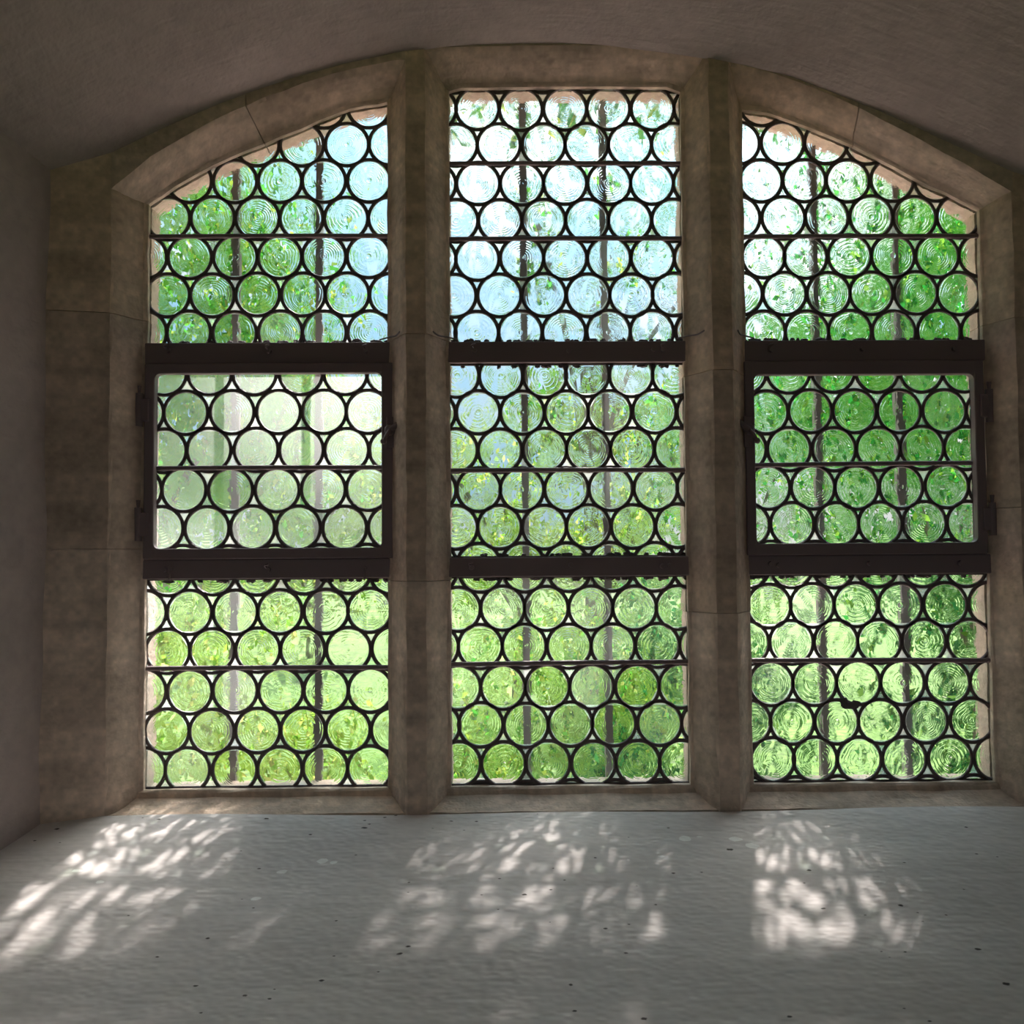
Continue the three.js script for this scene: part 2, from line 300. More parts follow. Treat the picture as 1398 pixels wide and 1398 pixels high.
// masonry of the window wall, room behind the camera
const holed = (x0, x1, y0, y1, z0, z1, hole) => holed2(x0, x1, y0, y1, z0, z1, [hole]);
function holed2(x0, x1, y0, y1, z0, z1, holes) {
  const s = new THREE.Shape([[x0, y0], [x1, y0], [x1, y1], [x0, y1]].map((p) => new THREE.Vector2(...p)));
  for (const hole of holes) s.holes.push(new THREE.Path(hole.map((p) => new THREE.Vector2(...p))));
  const g = new THREE.ExtrudeGeometry(s, { depth: z1 - z0, bevelEnabled: false }); g.translate(0, 0, z0);
  return boxUV(g.index ? g.toNonIndexed() : g);
}
struct(obj('wall_window', holed(-3.4, 3.6, -3.6, 3.4, -0.12, 0.10, [[-1.06, -0.70], [1.44, -0.70], [1.44, 0.98], [1.05, 1.2], [0.5, 1.36], [-0.2, 1.36], [-0.75, 1.2], [-1.06, 1.0]]), mRoom), 'thick masonry wall round the window', 'wall');
struct(obj('wall_front', holed(-3.4, 3.6, -1.66, 2.3, END - 0.03, END + 0.03, [[-1.38, sillY(END) + 0.0], [1.78, sillY(END) + 0.0], [1.78, 0.98], [1.4, 1.22], [0.9, 1.42], [0.18, 1.53], [-0.55, 1.42], [-1.05, 1.22], [-1.38, 1.0]]), mRoom), 'room face of the window wall', 'wall');
struct(obj('floor', plainBox(-3.4, 3.6, -1.76, -1.66, 0.05, 5.1), mFloor), 'boarded room floor', 'floor');
struct(obj('ceiling', plainBox(-3.4, 3.6, 2.3, 2.4, 0.05, 5.1), mRoom), 'plain plaster ceiling of the room', 'ceiling');
struct(obj('wall_west', plainBox(-3.4, -3.3, -1.66, 2.3, 0.05, 5.1), mRoom), 'plain plaster side wall of the room, sunny side', 'wall');
struct(obj('wall_east', plainBox(3.5, 3.6, -1.66, 2.3, 0.05, 5.1), mRoom), 'plain plaster side wall of the room, shaded side', 'wall');
struct(obj('wall_back', holed2(-3.4, 3.6, -1.66, 2.3, 5.0, 5.1, [[[-2.1, 0.0], [-0.9, 0.0], [-0.9, 1.4], [-2.1, 1.4]], [[1.1, 0.0], [2.3, 0.0], [2.3, 1.4], [1.1, 1.4]]]), mRoom), 'back wall of the room with two unseen window openings sized for fill light', 'wall');  // unseen openings, sized for skylight fill on the stone fronts

// ---------------------------------------------------------------- leaded glazing
// centres of the round panes, row by row, in metres on the glass plane: [y, [x, ...]]
const ROWS = {
  topLeft: [
    [1.195, [-0.453, -0.336]],
    [1.094, [-0.629, -0.512, -0.394, -0.279]],
    [0.995, [-0.807, -0.688, -0.57, -0.453, -0.336]],
    [0.897, [-0.863, -0.746, -0.629, -0.513, -0.395, -0.279]],
    [0.794, [-0.922, -0.804, -0.686, -0.57, -0.453, -0.337]],
    [0.694, [-0.861, -0.744, -0.626, -0.508, -0.392, -0.277]],
    [0.594, [-0.92, -0.805, -0.687, -0.568, -0.451, -0.334]],
  ],
  topMid: [
    [1.189, [-0.161, -0.049, 0.065, 0.182, 0.298, 0.414, 0.528]],
    [1.092, [-0.107, 0.008, 0.124, 0.238, 0.353, 0.468]],
    [0.988, [-0.163, -0.049, 0.066, 0.181, 0.297, 0.411, 0.525]],
    [0.889, [-0.107, 0.008, 0.125, 0.238, 0.352, 0.467]],
    [0.788, [-0.164, -0.051, 0.065, 0.18, 0.295, 0.409, 0.525]],
    [0.69, [-0.112, 0.006, 0.122, 0.238, 0.352, 0.465]],
    [0.592, [-0.166, -0.054, 0.061, 0.176, 0.291, 0.406, 0.524]],
  ],
  topRight: [
    [1.199, [0.704]],
    [1.096, [0.641, 0.758, 0.874, 0.983]],
    [0.994, [0.7, 0.816, 0.931, 1.049, 1.164]],
    [0.895, [0.64, 0.757, 0.873, 0.991, 1.107, 1.222]],
    [0.791, [0.702, 0.815, 0.93, 1.046, 1.163, 1.278]],
    [0.692, [0.642, 0.758, 0.873, 0.987, 1.104, 1.217]],
    [0.589, [0.701, 0.814, 0.929, 1.044, 1.163, 1.278]],
  ],
  midLeft: [
    [0.488, [-0.868, -0.751, -0.633, -0.514, -0.397, -0.286]],
    [0.385, [-0.927, -0.811, -0.692, -0.571, -0.453, -0.338]],
    [0.286, [-0.867, -0.751, -0.63, -0.511, -0.395, -0.278]],
    [0.183, [-0.93, -0.815, -0.694, -0.573, -0.455, -0.338]],
    [0.083, [-0.874, -0.755, -0.637, -0.518, -0.4, -0.281]],
  ],
  midMid: [
    [0.478, [-0.106, 0.008, 0.123, 0.235, 0.35, 0.462]],
    [0.381, [-0.167, -0.051, 0.063, 0.179, 0.293, 0.409, 0.524]],
    [0.282, [-0.11, 0.006, 0.121, 0.236, 0.349, 0.465]],
    [0.18, [-0.168, -0.052, 0.062, 0.177, 0.293, 0.409, 0.523]],
    [0.082, [-0.111, 0.003, 0.118, 0.233, 0.349, 0.467]],
    [-0.017, [-0.165, -0.052, 0.062, 0.176, 0.29, 0.406, 0.52]],
  ],
  midRight: [
    [0.486, [0.647, 0.762, 0.88, 0.996, 1.114, 1.227]],
    [0.379, [0.702, 0.819, 0.935, 1.052, 1.171, 1.288]],
    [0.281, [0.643, 0.761, 0.878, 0.995, 1.111, 1.227]],
    [0.18, [0.704, 0.821, 0.937, 1.054, 1.172, 1.287]],
    [0.084, [0.65, 0.766, 0.882, 0.997, 1.113, 1.229]],
  ],
  lowLeft: [
    [-0.032, [-0.853, -0.737, -0.624, -0.502, -0.389, -0.278]],
    [-0.132, [-0.914, -0.799, -0.68, -0.565, -0.448, -0.335]],
    [-0.231, [-0.854, -0.739, -0.622, -0.507, -0.39, -0.273]],
    [-0.335, [-0.915, -0.797, -0.679, -0.564, -0.448, -0.332]],
    [-0.437, [-0.853, -0.74, -0.621, -0.506, -0.39, -0.273]],
    [-0.535, [-0.913, -0.801, -0.681, -0.564, -0.448, -0.335]],
  ],
  lowMid: [
    [-0.03, [-0.048, 0.066, 0.183, 0.292, 0.404, 0.51]],
    [-0.129, [-0.106, 0.008, 0.122, 0.236, 0.351, 0.463]],
    [-0.227, [-0.163, -0.049, 0.064, 0.179, 0.293, 0.409, 0.523]],
    [-0.332, [-0.107, 0.008, 0.123, 0.238, 0.355, 0.469]],
    [-0.428, [-0.161, -0.049, 0.067, 0.181, 0.295, 0.412, 0.526]],
    [-0.527, [-0.106, 0.01, 0.124, 0.239, 0.354, 0.468]],
  ],
  lowRight: [
    [-0.024, [0.649, 0.761, 0.872, 0.984, 1.104, 1.219]],
    [-0.127, [0.7, 0.813, 0.928, 1.043, 1.161, 1.279]],
    [-0.222, [0.642, 0.757, 0.873, 0.986, 1.102, 1.222]],
    [-0.328, [0.702, 0.816, 0.929, 1.044, 1.163, 1.279]],
    [-0.427, [0.643, 0.755, 0.871, 0.984, 1.102, 1.223]],
    [-0.524, [0.702, 0.813, 0.928, 1.045, 1.164, 1.282]],
  ],
};
const PITCH = 0.1162, RG = 0.0548, RM = 0.0569, RT = 0.0051;
function insideConvex(poly, x, y) { for (let i = 0; i < poly.length; i++) { const a = poly[i], b = poly[(i + 1) % poly.length]; if ((b[0] - a[0]) * (y - a[1]) - (b[1] - a[1]) * (x - a[0]) < 0) return false; } return true; }
function clip(subject, poly) {
  let out = subject;
  for (let i = 0; i < poly.length && out.length; i++) {
    const a = poly[i], b = poly[(i + 1) % poly.length], d = (p) => (b[0] - a[0]) * (p[1] - a[1]) - (b[1] - a[1]) * (p[0] - a[0]), next = [];
    out.forEach((p, j) => {
      const q = out[(j + 1) % out.length], dp = d(p), dq = d(q);
      if (dp >= 0) next.push(p);
      if ((dp > 0 && dq < 0) || (dp < 0 && dq > 0)) { const t = dp / (dp - dq); next.push([p[0] + (q[0] - p[0]) * t, p[1] + (q[1] - p[1]) * t]); }
    });
    out = next;
  }
  return out;
}
const areaOf = (p) => { let s = 0; p.forEach((a, i) => { const b = p[(i + 1) % p.length]; s += a[0] * b[1] - b[0] * a[1]; }); return s / 2; };
const circle = (R0, n) => Array.from({ length: n }, (_, i) => [R0 * Math.cos(i / n * 2 * Math.PI), R0 * Math.sin(i / n * 2 * Math.PI)]);
// a spun disc: thick rim, thin dished body, raised pontil; front, back and rim
function discGeometry(outline, turn) {
  const n = outline.length, K = 9, c = [0, 0], A = areaOf(outline);
  outline.forEach((p, i) => { const q = outline[(i + 1) % n], k = (p[0] * q[1] - q[0] * p[1]) / (6 * A); c[0] += (p[0] + q[0]) * k; c[1] += (p[1] + q[1]) * k; });
  const front = (x, y) => { const r = Math.hypot(x, y); return 0.0016 + 0.0022 * Math.exp(-((r / 0.007) ** 2)) + 0.0009 * (r / RG) ** 2 + 0.0012 * Math.exp(-(((r - 0.0502) / 0.0017) ** 2)) + 0.00022 * Math.sin(r * 520); };
  const pos = [], uv = [], idx = [], co = Math.cos(turn), si = Math.sin(turn);
  const put = (x, y, z) => { pos.push(x, y, z); uv.push(0.5 + (x * co - y * si) / (2 * RG), 0.5 + (x * si + y * co) / (2 * RG)); };
  const side = (fn, flip) => {
    const at = pos.length / 3;
    put(c[0], c[1], fn(c[0], c[1]));
    for (let k = 1; k <= K; k++) for (const p of outline) { const x = c[0] + (p[0] - c[0]) * k / K, y = c[1] + (p[1] - c[1]) * k / K; put(x, y, fn(x, y)); }
    const tri = (a, b, d) => (flip ? idx.push(a, d, b) : idx.push(a, b, d));
    for (let j = 0; j < n; j++) { const j2 = (j + 1) % n; tri(at, at + 1 + j, at + 1 + j2); for (let k = 1; k < K; k++) { const a = at + 1 + (k - 1) * n; tri(a + j, a + n + j, a + n + j2); tri(a + j, a + n + j2, a + j2); } }
  };
  side(front, false);
  const n1 = idx.length;
  side(() => -0.0022, true);
  const at = pos.length / 3;
  for (const p of outline) { put(p[0], p[1], front(p[0], p[1])); put(p[0], p[1], -0.0022); }
  for (let j = 0; j < n; j++) { const a = at + 2 * j, b = at + 2 * ((j + 1) % n); idx.push(a, a + 1, b, b, a + 1, b + 1); }
  const g = new THREE.BufferGeometry();
  g.setAttribute('position', new THREE.Float32BufferAttribute(pos, 3)); g.setAttribute('uv', new THREE.Float32BufferAttribute(uv, 2)); g.setIndex(idx);
  g.computeVertexNormals();
  g.addGroup(0, n1, 0); g.addGroup(n1, idx.length - n1, 1);
  return g;
}
const fullDisc = discGeometry(circle(RG, 36), 0);
const fullRing = (() => { const g = new THREE.TorusGeometry(RM, RT, 6, 36); g.scale(1, 1, 0.85); return g; })();
function arcGeometry(runs) {
  const list = runs.map(([a0, a1]) => { const n = Math.max(2, Math.ceil((a1 - a0) * 6)), rings = []; for (let i = 0; i <= n; i++) { const a = a0 + (a1 - a0) * i / n; rings.push(Array.from({ length: 6 }, (_, k) => { const t = k / 6 * 2 * Math.PI, r = RM + RT * Math.cos(t); return [r * Math.cos(a), r * Math.sin(a), RT * 0.85 * Math.sin(t)]; })); } return loft(rings, { crease: 1.2 }); });
  return merge(list);
}
function prism(outline, t) {
  const g = new THREE.ExtrudeGeometry(new THREE.Shape(outline.map((p) => new THREE.Vector2(...p))), { depth: t, bevelEnabled: false });
  g.translate(0, 0, -t / 2);
  return g;
}
const rectPoly = (x0, x1, y0, y1, r = 0) => (r ? [[x0 + r, y0], [x1 - r, y0], [x1, y0 + r], [x1, y1 - r], [x1 - r, y1], [x0 + r, y1], [x0, y1 - r], [x0, y0 + r]] : [[x0, y0], [x1, y0], [x1, y1], [x0, y1]]);
function glaze(root, key, poly, bars, film = 1) {                   // film 0 to 2: how weathered the outside of the panes is
  const rows = ROWS[key], xs = poly.map((p) => p[0]), ys = poly.map((p) => p[1]), lo = Math.min(...xs) - 0.06, hi = Math.max(...xs) + 0.06, all = [];
  const o = root.position;
  const full = rows.map(([y, list]) => { const l = list.slice(); while (l[0] - PITCH > lo) l.unshift(l[0] - PITCH); while (l[l.length - 1] + PITCH < hi) l.push(l[l.length - 1] + PITCH); return [y, l]; });
  const more = (r, dy) => [r[0] + dy, [r[1][0] - PITCH / 2, ...r[1].map((x) => x + PITCH / 2)]];
  while (full[0][0] < Math.max(...ys) + 0.05) full.unshift(more(full[0], 0.1));
  while (full[full.length - 1][0] > Math.min(...ys) - 0.05) full.push(more(full[full.length - 1], -0.1));
  const jig = (k) => (rand() - 0.5) * k;
  for (const [y, l] of full) for (const x of l) {
    const c = [x + jig(0.0025), y + jig(0.0025)];
    all.push(c);
    const local = poly.map((p) => [p[0] - c[0], p[1] - c[1]]), whole = circle(RG, 36), cut = clip(whole, local), A = cut.length > 2 ? areaOf(cut) : 0;
    if (A < 0.00018) continue;
    const entire = A > 0.9995 * areaOf(whole), turn = (rand() - 0.5) * 1.4 + (rand() > 0.5 ? Math.PI : 0), k = Math.floor(rand() * 8), f = Math.max(0, Math.min(3, film + (rand() < 0.25 ? 1 : rand() < 0.3 ? -1 : 0)));
    const g = entire ? fullDisc : discGeometry(cut, turn);
    const d = obj('glass_roundel', g, [mGlass[k], mFilm[f]], root);
    d.position.set(c[0] - o.x, c[1] - o.y, -o.z);
    if (entire) d.rotation.z = turn;
    const inner = poly.map((p) => [p[0] - c[0], p[1] - c[1]]);
    let ring;
    if (circle(RM + RT, 24).every((p) => insideConvex(inner, p[0], p[1]))) ring = obj('lead_ring', fullRing, mLead, d);
    else {
      const N = 144, on = Array.from({ length: N }, (_, i) => insideConvex(inner, RM * Math.cos(i / N * 6.28319), RM * Math.sin(i / N * 6.28319))), runs = [];
      let start = on.findIndex((v, i) => v && !on[(i + N - 1) % N]);
      if (start < 0 && on[0]) runs.push([0, 6.28319]);
      if (start >= 0) for (let i = 0; i < N; i++) { const a = (start + i) % N; if (on[a] && !on[(a + N - 1) % N]) { let b = i; while (on[(start + b + 1) % N] && b < i + N) b++; if (b > i) runs.push([(start + i) / N * 6.28319, (start + b) / N * 6.28319]); i = b; } }
      if (runs.length) { ring = obj('lead_ring', arcGeometry(runs), mLead, d); }
    }
    if (ring && entire) ring.rotation.z = -turn;
  }
  // the small three-cornered quarries between the discs
  for (let i = 0; i < all.length; i++) for (let j = i + 1; j < all.length; j++) {
    if (Math.hypot(all[i][0] - all[j][0], all[i][1] - all[j][1]) > 0.15) continue;
    for (let k = j + 1; k < all.length; k++) {
      if (Math.hypot(all[i][0] - all[k][0], all[i][1] - all[k][1]) > 0.15 || Math.hypot(all[j][0] - all[k][0], all[j][1] - all[k][1]) > 0.15) continue;
      const mid = (a, b) => [(a[0] + b[0]) / 2, (a[1] + b[1]) / 2];
      let t = [mid(all[i], all[j]), mid(all[j], all[k]), mid(all[k], all[i])];
      if (areaOf(t) < 0) t.reverse();
      t = clip(t, poly);
      if (t.length < 3 || areaOf(t) < 0.00008) continue;
      const q = obj('glass_quarry', prism(t.map((p) => [p[0] - o.x, p[1] - o.y]), 0.0024), mQuarry[Math.floor(rand() * 3)], root);
      q.position.z = -o.z;
    }
  }
  // saddle bars across the panel
  for (const [x0, y0, x1, y1] of bars) { const b = obj('saddle_bar', tube([[x0 - o.x, y0 - o.y, 0.0105 - o.z], [(x0 + x1) / 2 - o.x, (y0 + y1) / 2 - o.y + 0.001, 0.0105 - o.z], [x1 - o.x, y1 - o.y, 0.0105 - o.z]], 0.0062, 8), mIron, root); }
  // lead round the edge
  const edge = poly.map((p, i) => { const q = poly[(i + 1) % poly.length]; return tube([[p[0] - o.x, p[1] - o.y, -o.z], [q[0] - o.x, q[1] - o.y, -o.z]], 0.0045, 6); });
  obj('edge_lead', merge(edge), mLead, root);
}
// crumbling putty along an edge of a panel
const lump = (x, y, z, a, b, seed) => { const g = new THREE.IcosahedronGeometry(1, 1), p = g.attributes.position, r = rng(seed), map = {}; for (let i = 0; i < p.count; i++) { const key = [p.getX(i), p.getY(i), p.getZ(i)].map((v) => v.toFixed(3)).join(), k = map[key] ??= 0.65 + 0.6 * r(); p.setXYZ(i, x + p.getX(i) * a * k, y + p.getY(i) * b * k, z + p.getZ(i) * 0.004 * k); } g.computeVertexNormals(); return g; };
function putty(root, x0, x1, y, n, seed) {
  const r = rng(seed), o = root.position, list = [];
  for (let i = 0; i < n; i++) list.push(lump(x0 + (x1 - x0) * r() - o.x, y - o.y, -0.001 - o.z, 0.006 + 0.012 * r() * r(), 0.004 + 0.005 * r() * r(), seed * 50 + i));
  obj('putty', merge(list), mLead, root).userData.kind = 'stuff';
}
const E0 = 0.008;                                                   // how far the panels run into the stone
const headPoly = (arch, x0, x1, y0) => { const top = arch.filter((p) => p[0] > x0 && p[0] < x1).map((p) => [p[0], p[1] + E0]).reverse(); return [[x0, y0], [x1, y0], ...top]; };
const panel = (label, at) => thing('leaded_panel', label, 'leaded window', at, 'fixed leaded panels of the window');
const TR = [0.508, 0.563], BR = [-0.047, 0.003];                     // heights of the two iron transoms
{
  const L = LIGHTS[0], M = LIGHTS[1], Q = LIGHTS[2];
  let p;
  p = panel('arched leaded panel of bright leafy green roundels above the casement by the wide stone jamb', [-0.6, TR[1], 0]); glaze(p, 'topLeft', [[L[0] - E0, TR[1]], [L[1] + E0, TR[1]], [L[1] + E0, 1.205], [-0.388, 1.19], [-0.576, 1.112], [-0.746, 1.038], [-0.845, 0.98], [L[0] - E0, 0.932]], [[L[0], 0.846, L[1], 0.846]], 0); putty(p, L[0], L[1], TR[1] + 0.006, 26, 119);
  p = panel('tall leaded panel of pale sky-blue roundels between the mullions, under the flat stone head', [0.18, TR[1], 0]); glaze(p, 'topMid', [[M[0] - E0, TR[1]], [M[1] + E0, TR[1]], [M[1] + E0, 1.245], [M[0] - E0, 1.245]], [[M[0], 1.038, M[1], 1.037], [M[0], 0.837, M[1], 0.837]], 1); putty(p, M[0], M[1], TR[1] + 0.006, 26, 120);
  p = panel('arched leaded panel with darker green roundels above the shaded hinged casement', [0.95, TR[1], 0]); glaze(p, 'topRight', [[Q[0] - E0, TR[1]], [Q[1] + E0, TR[1]], [Q[1] + E0, 0.915], [1.193, 0.958], [1.02, 1.05], [0.828, 1.138], [0.722, 1.178], [Q[0] - E0, 1.195]], [[Q[0], 0.841, Q[1], 0.841]], 0); putty(p, Q[0], Q[1], TR[1] + 0.006, 26, 121);
  p = panel('leaded panel of pale green roundels between the two iron transoms of the middle light', [0.18, BR[1], 0]); glaze(p, 'midMid', rectPoly(M[0] - E0, M[1] + E0, BR[1], TR[0]), [[M[0], 0.229, M[1], 0.227]], 1); putty(p, M[0], M[1], BR[1] + 0.006, 26, 122);
  putty(p, M[0], M[1], TR[0] - 0.006, 14, 77);
  p = panel('leaded panel of yellow-green roundels below the hinged casement by the wide stone jamb', [-0.6, SILL, 0]); glaze(p, 'lowLeft', rectPoly(L[0] - E0, L[1] + E0, SILL, BR[0]), [[L[0], -0.275, L[1], -0.277]], 1); putty(p, L[0], L[1], BR[0] - 0.006, 26, 124);
  p = panel('leaded panel of fresh green roundels standing on the stone sill between the mullions', [0.18, SILL, 0]); glaze(p, 'lowMid', rectPoly(M[0] - E0, M[1] + E0, SILL, BR[0]), [[M[0], -0.271, M[1], -0.269]], 1); putty(p, M[0], M[1], BR[0] - 0.006, 26, 125);
  p = panel('leaded panel of deep bottle-green roundels below the shaded hinged casement', [0.95, SILL, 0]); glaze(p, 'lowRight', rectPoly(Q[0] - E0, Q[1] + E0, SILL, BR[0]), [[Q[0], -0.267, Q[1], -0.272]], 0); putty(p, Q[0], Q[1], BR[0] - 0.006, 26, 126);
  obj('lead_patch', merge([lump(0.905 - p.position.x, -0.385 - p.position.y, 0.005, 0.024, 0.010, 901), lump(0.888 - p.position.x, -0.376 - p.position.y, 0.005, 0.012, 0.012, 902), lump(0.921 - p.position.x, -0.380 - p.position.y, 0.005, 0.012, 0.008, 903)]), mLead, p);
}
// ---------------------------------------------------------------- iron transoms
function peg(x, y, z, kind, parent) {
  const list = [new THREE.CylinderGeometry(0.006, 0.007, 0.012, 8).rotateX(Math.PI / 2).translate(x, y, z)];
  if (kind === 1) list.push(tube([[x, y, z], [x - 0.006, y + 0.010, z + 0.010], [x + 0.004, y + 0.013, z + 0.013]], 0.0028, 5));
  if (kind === 2) list.push(tube([[x, y, z + 0.004], [x + 0.002, y - 0.014, z + 0.010], [x + 0.001, y - 0.030, z + 0.008]], 0.003, 5));
  return obj('fixing_pin', merge(list), mIron, parent);
}
function transom(x0, x1, y, label, pins, stop = 0) {              // stop: a ledge behind the casement, 1 above the bar, -1 below it
  const t = thing('iron_transom', label, 'iron bar', [(x0 + x1) / 2, y[0], 0], 'iron transoms across the lights');
  const o = t.position, g = merge([box(x0 - o.x, x1 - o.x, 0, y[1] - y[0], 0.008, 0.026, 0.003), box(x0 - o.x, x1 - o.x, 0.004, y[1] - y[0] - 0.004, -0.022, 0.004, 0.002), ...(stop ? [box(x0 - o.x, x1 - o.x, stop > 0 ? y[1] - y[0] - 0.006 : -0.014, stop > 0 ? y[1] - y[0] + 0.014 : 0.006, -0.020, -0.006, 0.002)] : [])]);
  obj('bar', g, mIron, t);
  for (const [x, dy, k] of pins) peg(x - o.x, (y[1] - y[0]) / 2 + dy, 0.030, k, t);
}
transom(-0.912, -0.278, TR, 'iron transom over the hinged casement by the wide stone jamb', [[-0.85, 0.006, 1], [-0.59, 0.004, 1], [-0.34, 0.004, 1]], -1);
transom(-0.918, -0.278, BR, 'iron transom under the hinged casement by the wide stone jamb', [[-0.855, 0.0, 0], [-0.84, 0.004, 2], [-0.59, -0.002, 1], [-0.345, 0, 2]], 1);
transom(-0.13, 0.491, TR, 'iron transom across the middle light, above the pale green panel', [[-0.06, 0.004, 1], [0.185, 0.002, 0], [0.405, 0.004, 0], [0.43, 0.004, 1]]);
transom(-0.13, 0.491, BR, 'iron transom across the middle light, below the pale green panel', [[-0.07, 0, 1], [0.185, 0.004, 0], [0.42, 0.0, 0], [0.44, 0.001, 0]]);
transom(0.641, 1.274, TR, 'iron transom over the shaded hinged casement', [[0.71, 0.002, 1], [0.95, 0.003, 0], [1.19, 0.002, 0]], -1);
transom(0.641, 1.274, BR, 'iron transom under the shaded hinged casement', [[0.70, 0.004, 0], [0.72, 0.0, 0], [0.955, 0.003, 0], [1.19, 0.002, 0]], 1);
for (const [x, sd] of [[-0.293, 1], [-0.116, -1], [0.477, 1], [0.655, -1]]) obj('tie_wire', tube([[x - sd * 0.012, 0.568, 0.028], [x + sd * 0.016, 0.571, 0.046], [x + sd * 0.034, 0.569, 0.072], [x + sd * 0.046, 0.573, 0.098]], 0.0022, 5), mIron, frame);
// ---------------------------------------------------------------- iron casements
function casement(key, x0, x1, y0, y1, ix0, ix1, iy0, iy1, hingeSide, bars, label, film) {
  const t = thing('iron_casement', label, 'casement', [(x0 + x1) / 2, y0, 0]), o = t.position, bx = (a, b, c, d, e, f) => box(a - o.x, b - o.x, c - o.y, d - o.y, e, f, 0.004);
  const parts = [bx(x0, ix0, y0, y1, 0.009, 0.036), bx(ix1, x1, y0, y1, 0.009, 0.036), bx(x0, x1, iy1, y1, 0.009, 0.0355), bx(x0, x1, y0, iy0, 0.009, 0.0355)];
  // small fillets in the corners of the opening
  for (const [x, y, sx, sy] of [[ix0, iy0, 1, 1], [ix1, iy0, -1, 1], [ix0, iy1, 1, -1], [ix1, iy1, -1, -1]]) { const q = []; for (let i = 0; i <= 5; i++) { const a = i / 5 * Math.PI / 2; q.push(new THREE.Vector2(x - o.x + sx * (0.013 - 0.013 * Math.sin(a)), y - o.y + sy * (0.013 - 0.013 * Math.cos(a)))); } q.push(new THREE.Vector2(x - o.x - sx * 0.002, y - o.y - sy * 0.002)); if (sx * sy < 0) q.reverse(); const g = new THREE.ExtrudeGeometry(new THREE.Shape(q), { depth: 0.024, bevelEnabled: false }); g.translate(0, 0, 0.0095); parts.push(g); }
  obj('frame', merge(parts), mIron, t);
  glaze(t, key, rectPoly(ix0 - 0.007, ix1 + 0.007, iy0 - 0.007, iy1 + 0.007), bars, film);
  const hx = hingeSide < 0 ? x0 : x1, lx = hingeSide < 0 ? x1 : x0;
  for (const hy of [y0 + 0.09, y1 - 0.12]) obj('hinge', merge([new THREE.CylinderGeometry(0.011, 0.011, 0.085, 10).translate(hx + hingeSide * 0.014 - o.x, hy - o.y, 0.034), new THREE.CylinderGeometry(0.007, 0.004, 0.02, 8).translate(hx + hingeSide * 0.014 - o.x, hy + 0.052 - o.y, 0.034), bx(hx - 0.012, hx + 0.014, hy - 0.03, hy + 0.03, 0.022, 0.041)]), mIron, t);
  // turning latch on the closing stile
  const ly = (iy0 + iy1) / 2 + 0.075, lz = 0.04, s = -hingeSide, X = lx - o.x - s * 0.006, Y = ly - o.y;
  const latch = obj('latch', merge([box(X - 0.011, X + 0.011, Y - 0.045, Y + 0.035, 0.036, 0.042, 0.002), new THREE.SphereGeometry(0.015, 12, 8).scale(1, 1, 0.6).translate(X, Y, lz + 0.006), tube([[X, Y, lz + 0.01], [X + s * 0.016, Y + 0.010, lz + 0.016], [X + s * 0.030, Y + 0.022, lz + 0.012]], 0.008, 7)]), mIron, t);
  obj('handle', merge([tube([[X, Y, lz + 0.012], [X - s * 0.006, Y - 0.014, lz + 0.024], [X - s * 0.014, Y - 0.03, lz + 0.03]], 0.0055, 7), new THREE.SphereGeometry(0.008, 10, 7).translate(X - s * 0.015, Y - 0.032, lz + 0.031)]), mIron, latch);
}
casement('midLeft', -0.908, -0.270, 0.0035, 0.5075, -0.882, -0.300, 0.031, 0.481, -1, [[-0.90, 0.239, -0.285, 0.238]], 'hinged iron casement of misty pale roundels beside the wide bare stone jamb', 3);
casement('midRight', 0.639, 1.262, 0.0035, 0.5075, 0.664, 1.2365, 0.034, 0.471, 1, [[0.65, 0.238, 1.25, 0.241]], 'hinged iron casement of deep green roundels on the shaded side', 0);
// ---------------------------------------------------------------- iron bars outside the glass
[[-0.704, 1.07], [-0.48, 1.14], [0.072, 1.25], [0.29, 1.25], [0.863, 1.12], [1.085, 1.0]].forEach(([x, top], i) => {
  const h = top + 0.03 - SILL + 0.03, rings = [];
  for (let k = 0; k <= 16; k++) { const y = h * k / 16, a = 0.0095, w = 0.0011; rings.push([[-a, -a], [a, -a], [a, a], [-a, a]].map(([u, v], j) => [u + wobble(i * 9 + j, y, w), y, v + wobble(i * 5 + j, y, w)])); }
  const label = ['outside iron bar behind the light with the wide jamb, next to that jamb', 'outside iron bar behind the light with the wide jamb, next to the mullion', 'outside iron bar behind the middle light, on the side of the wide jamb', 'outside iron bar behind the middle light, on the shaded side', 'outside iron bar behind the shaded light, next to the mullion', 'outside iron bar behind the shaded light, next to the outer jamb'][i];
  const m = tag(obj('iron_bar', loft(rings, { crease: 0.5 }), mBar), label, 'iron bar', 'upright iron bars outside the window');
  m.position.set(x, SILL - 0.03, -0.09);
});

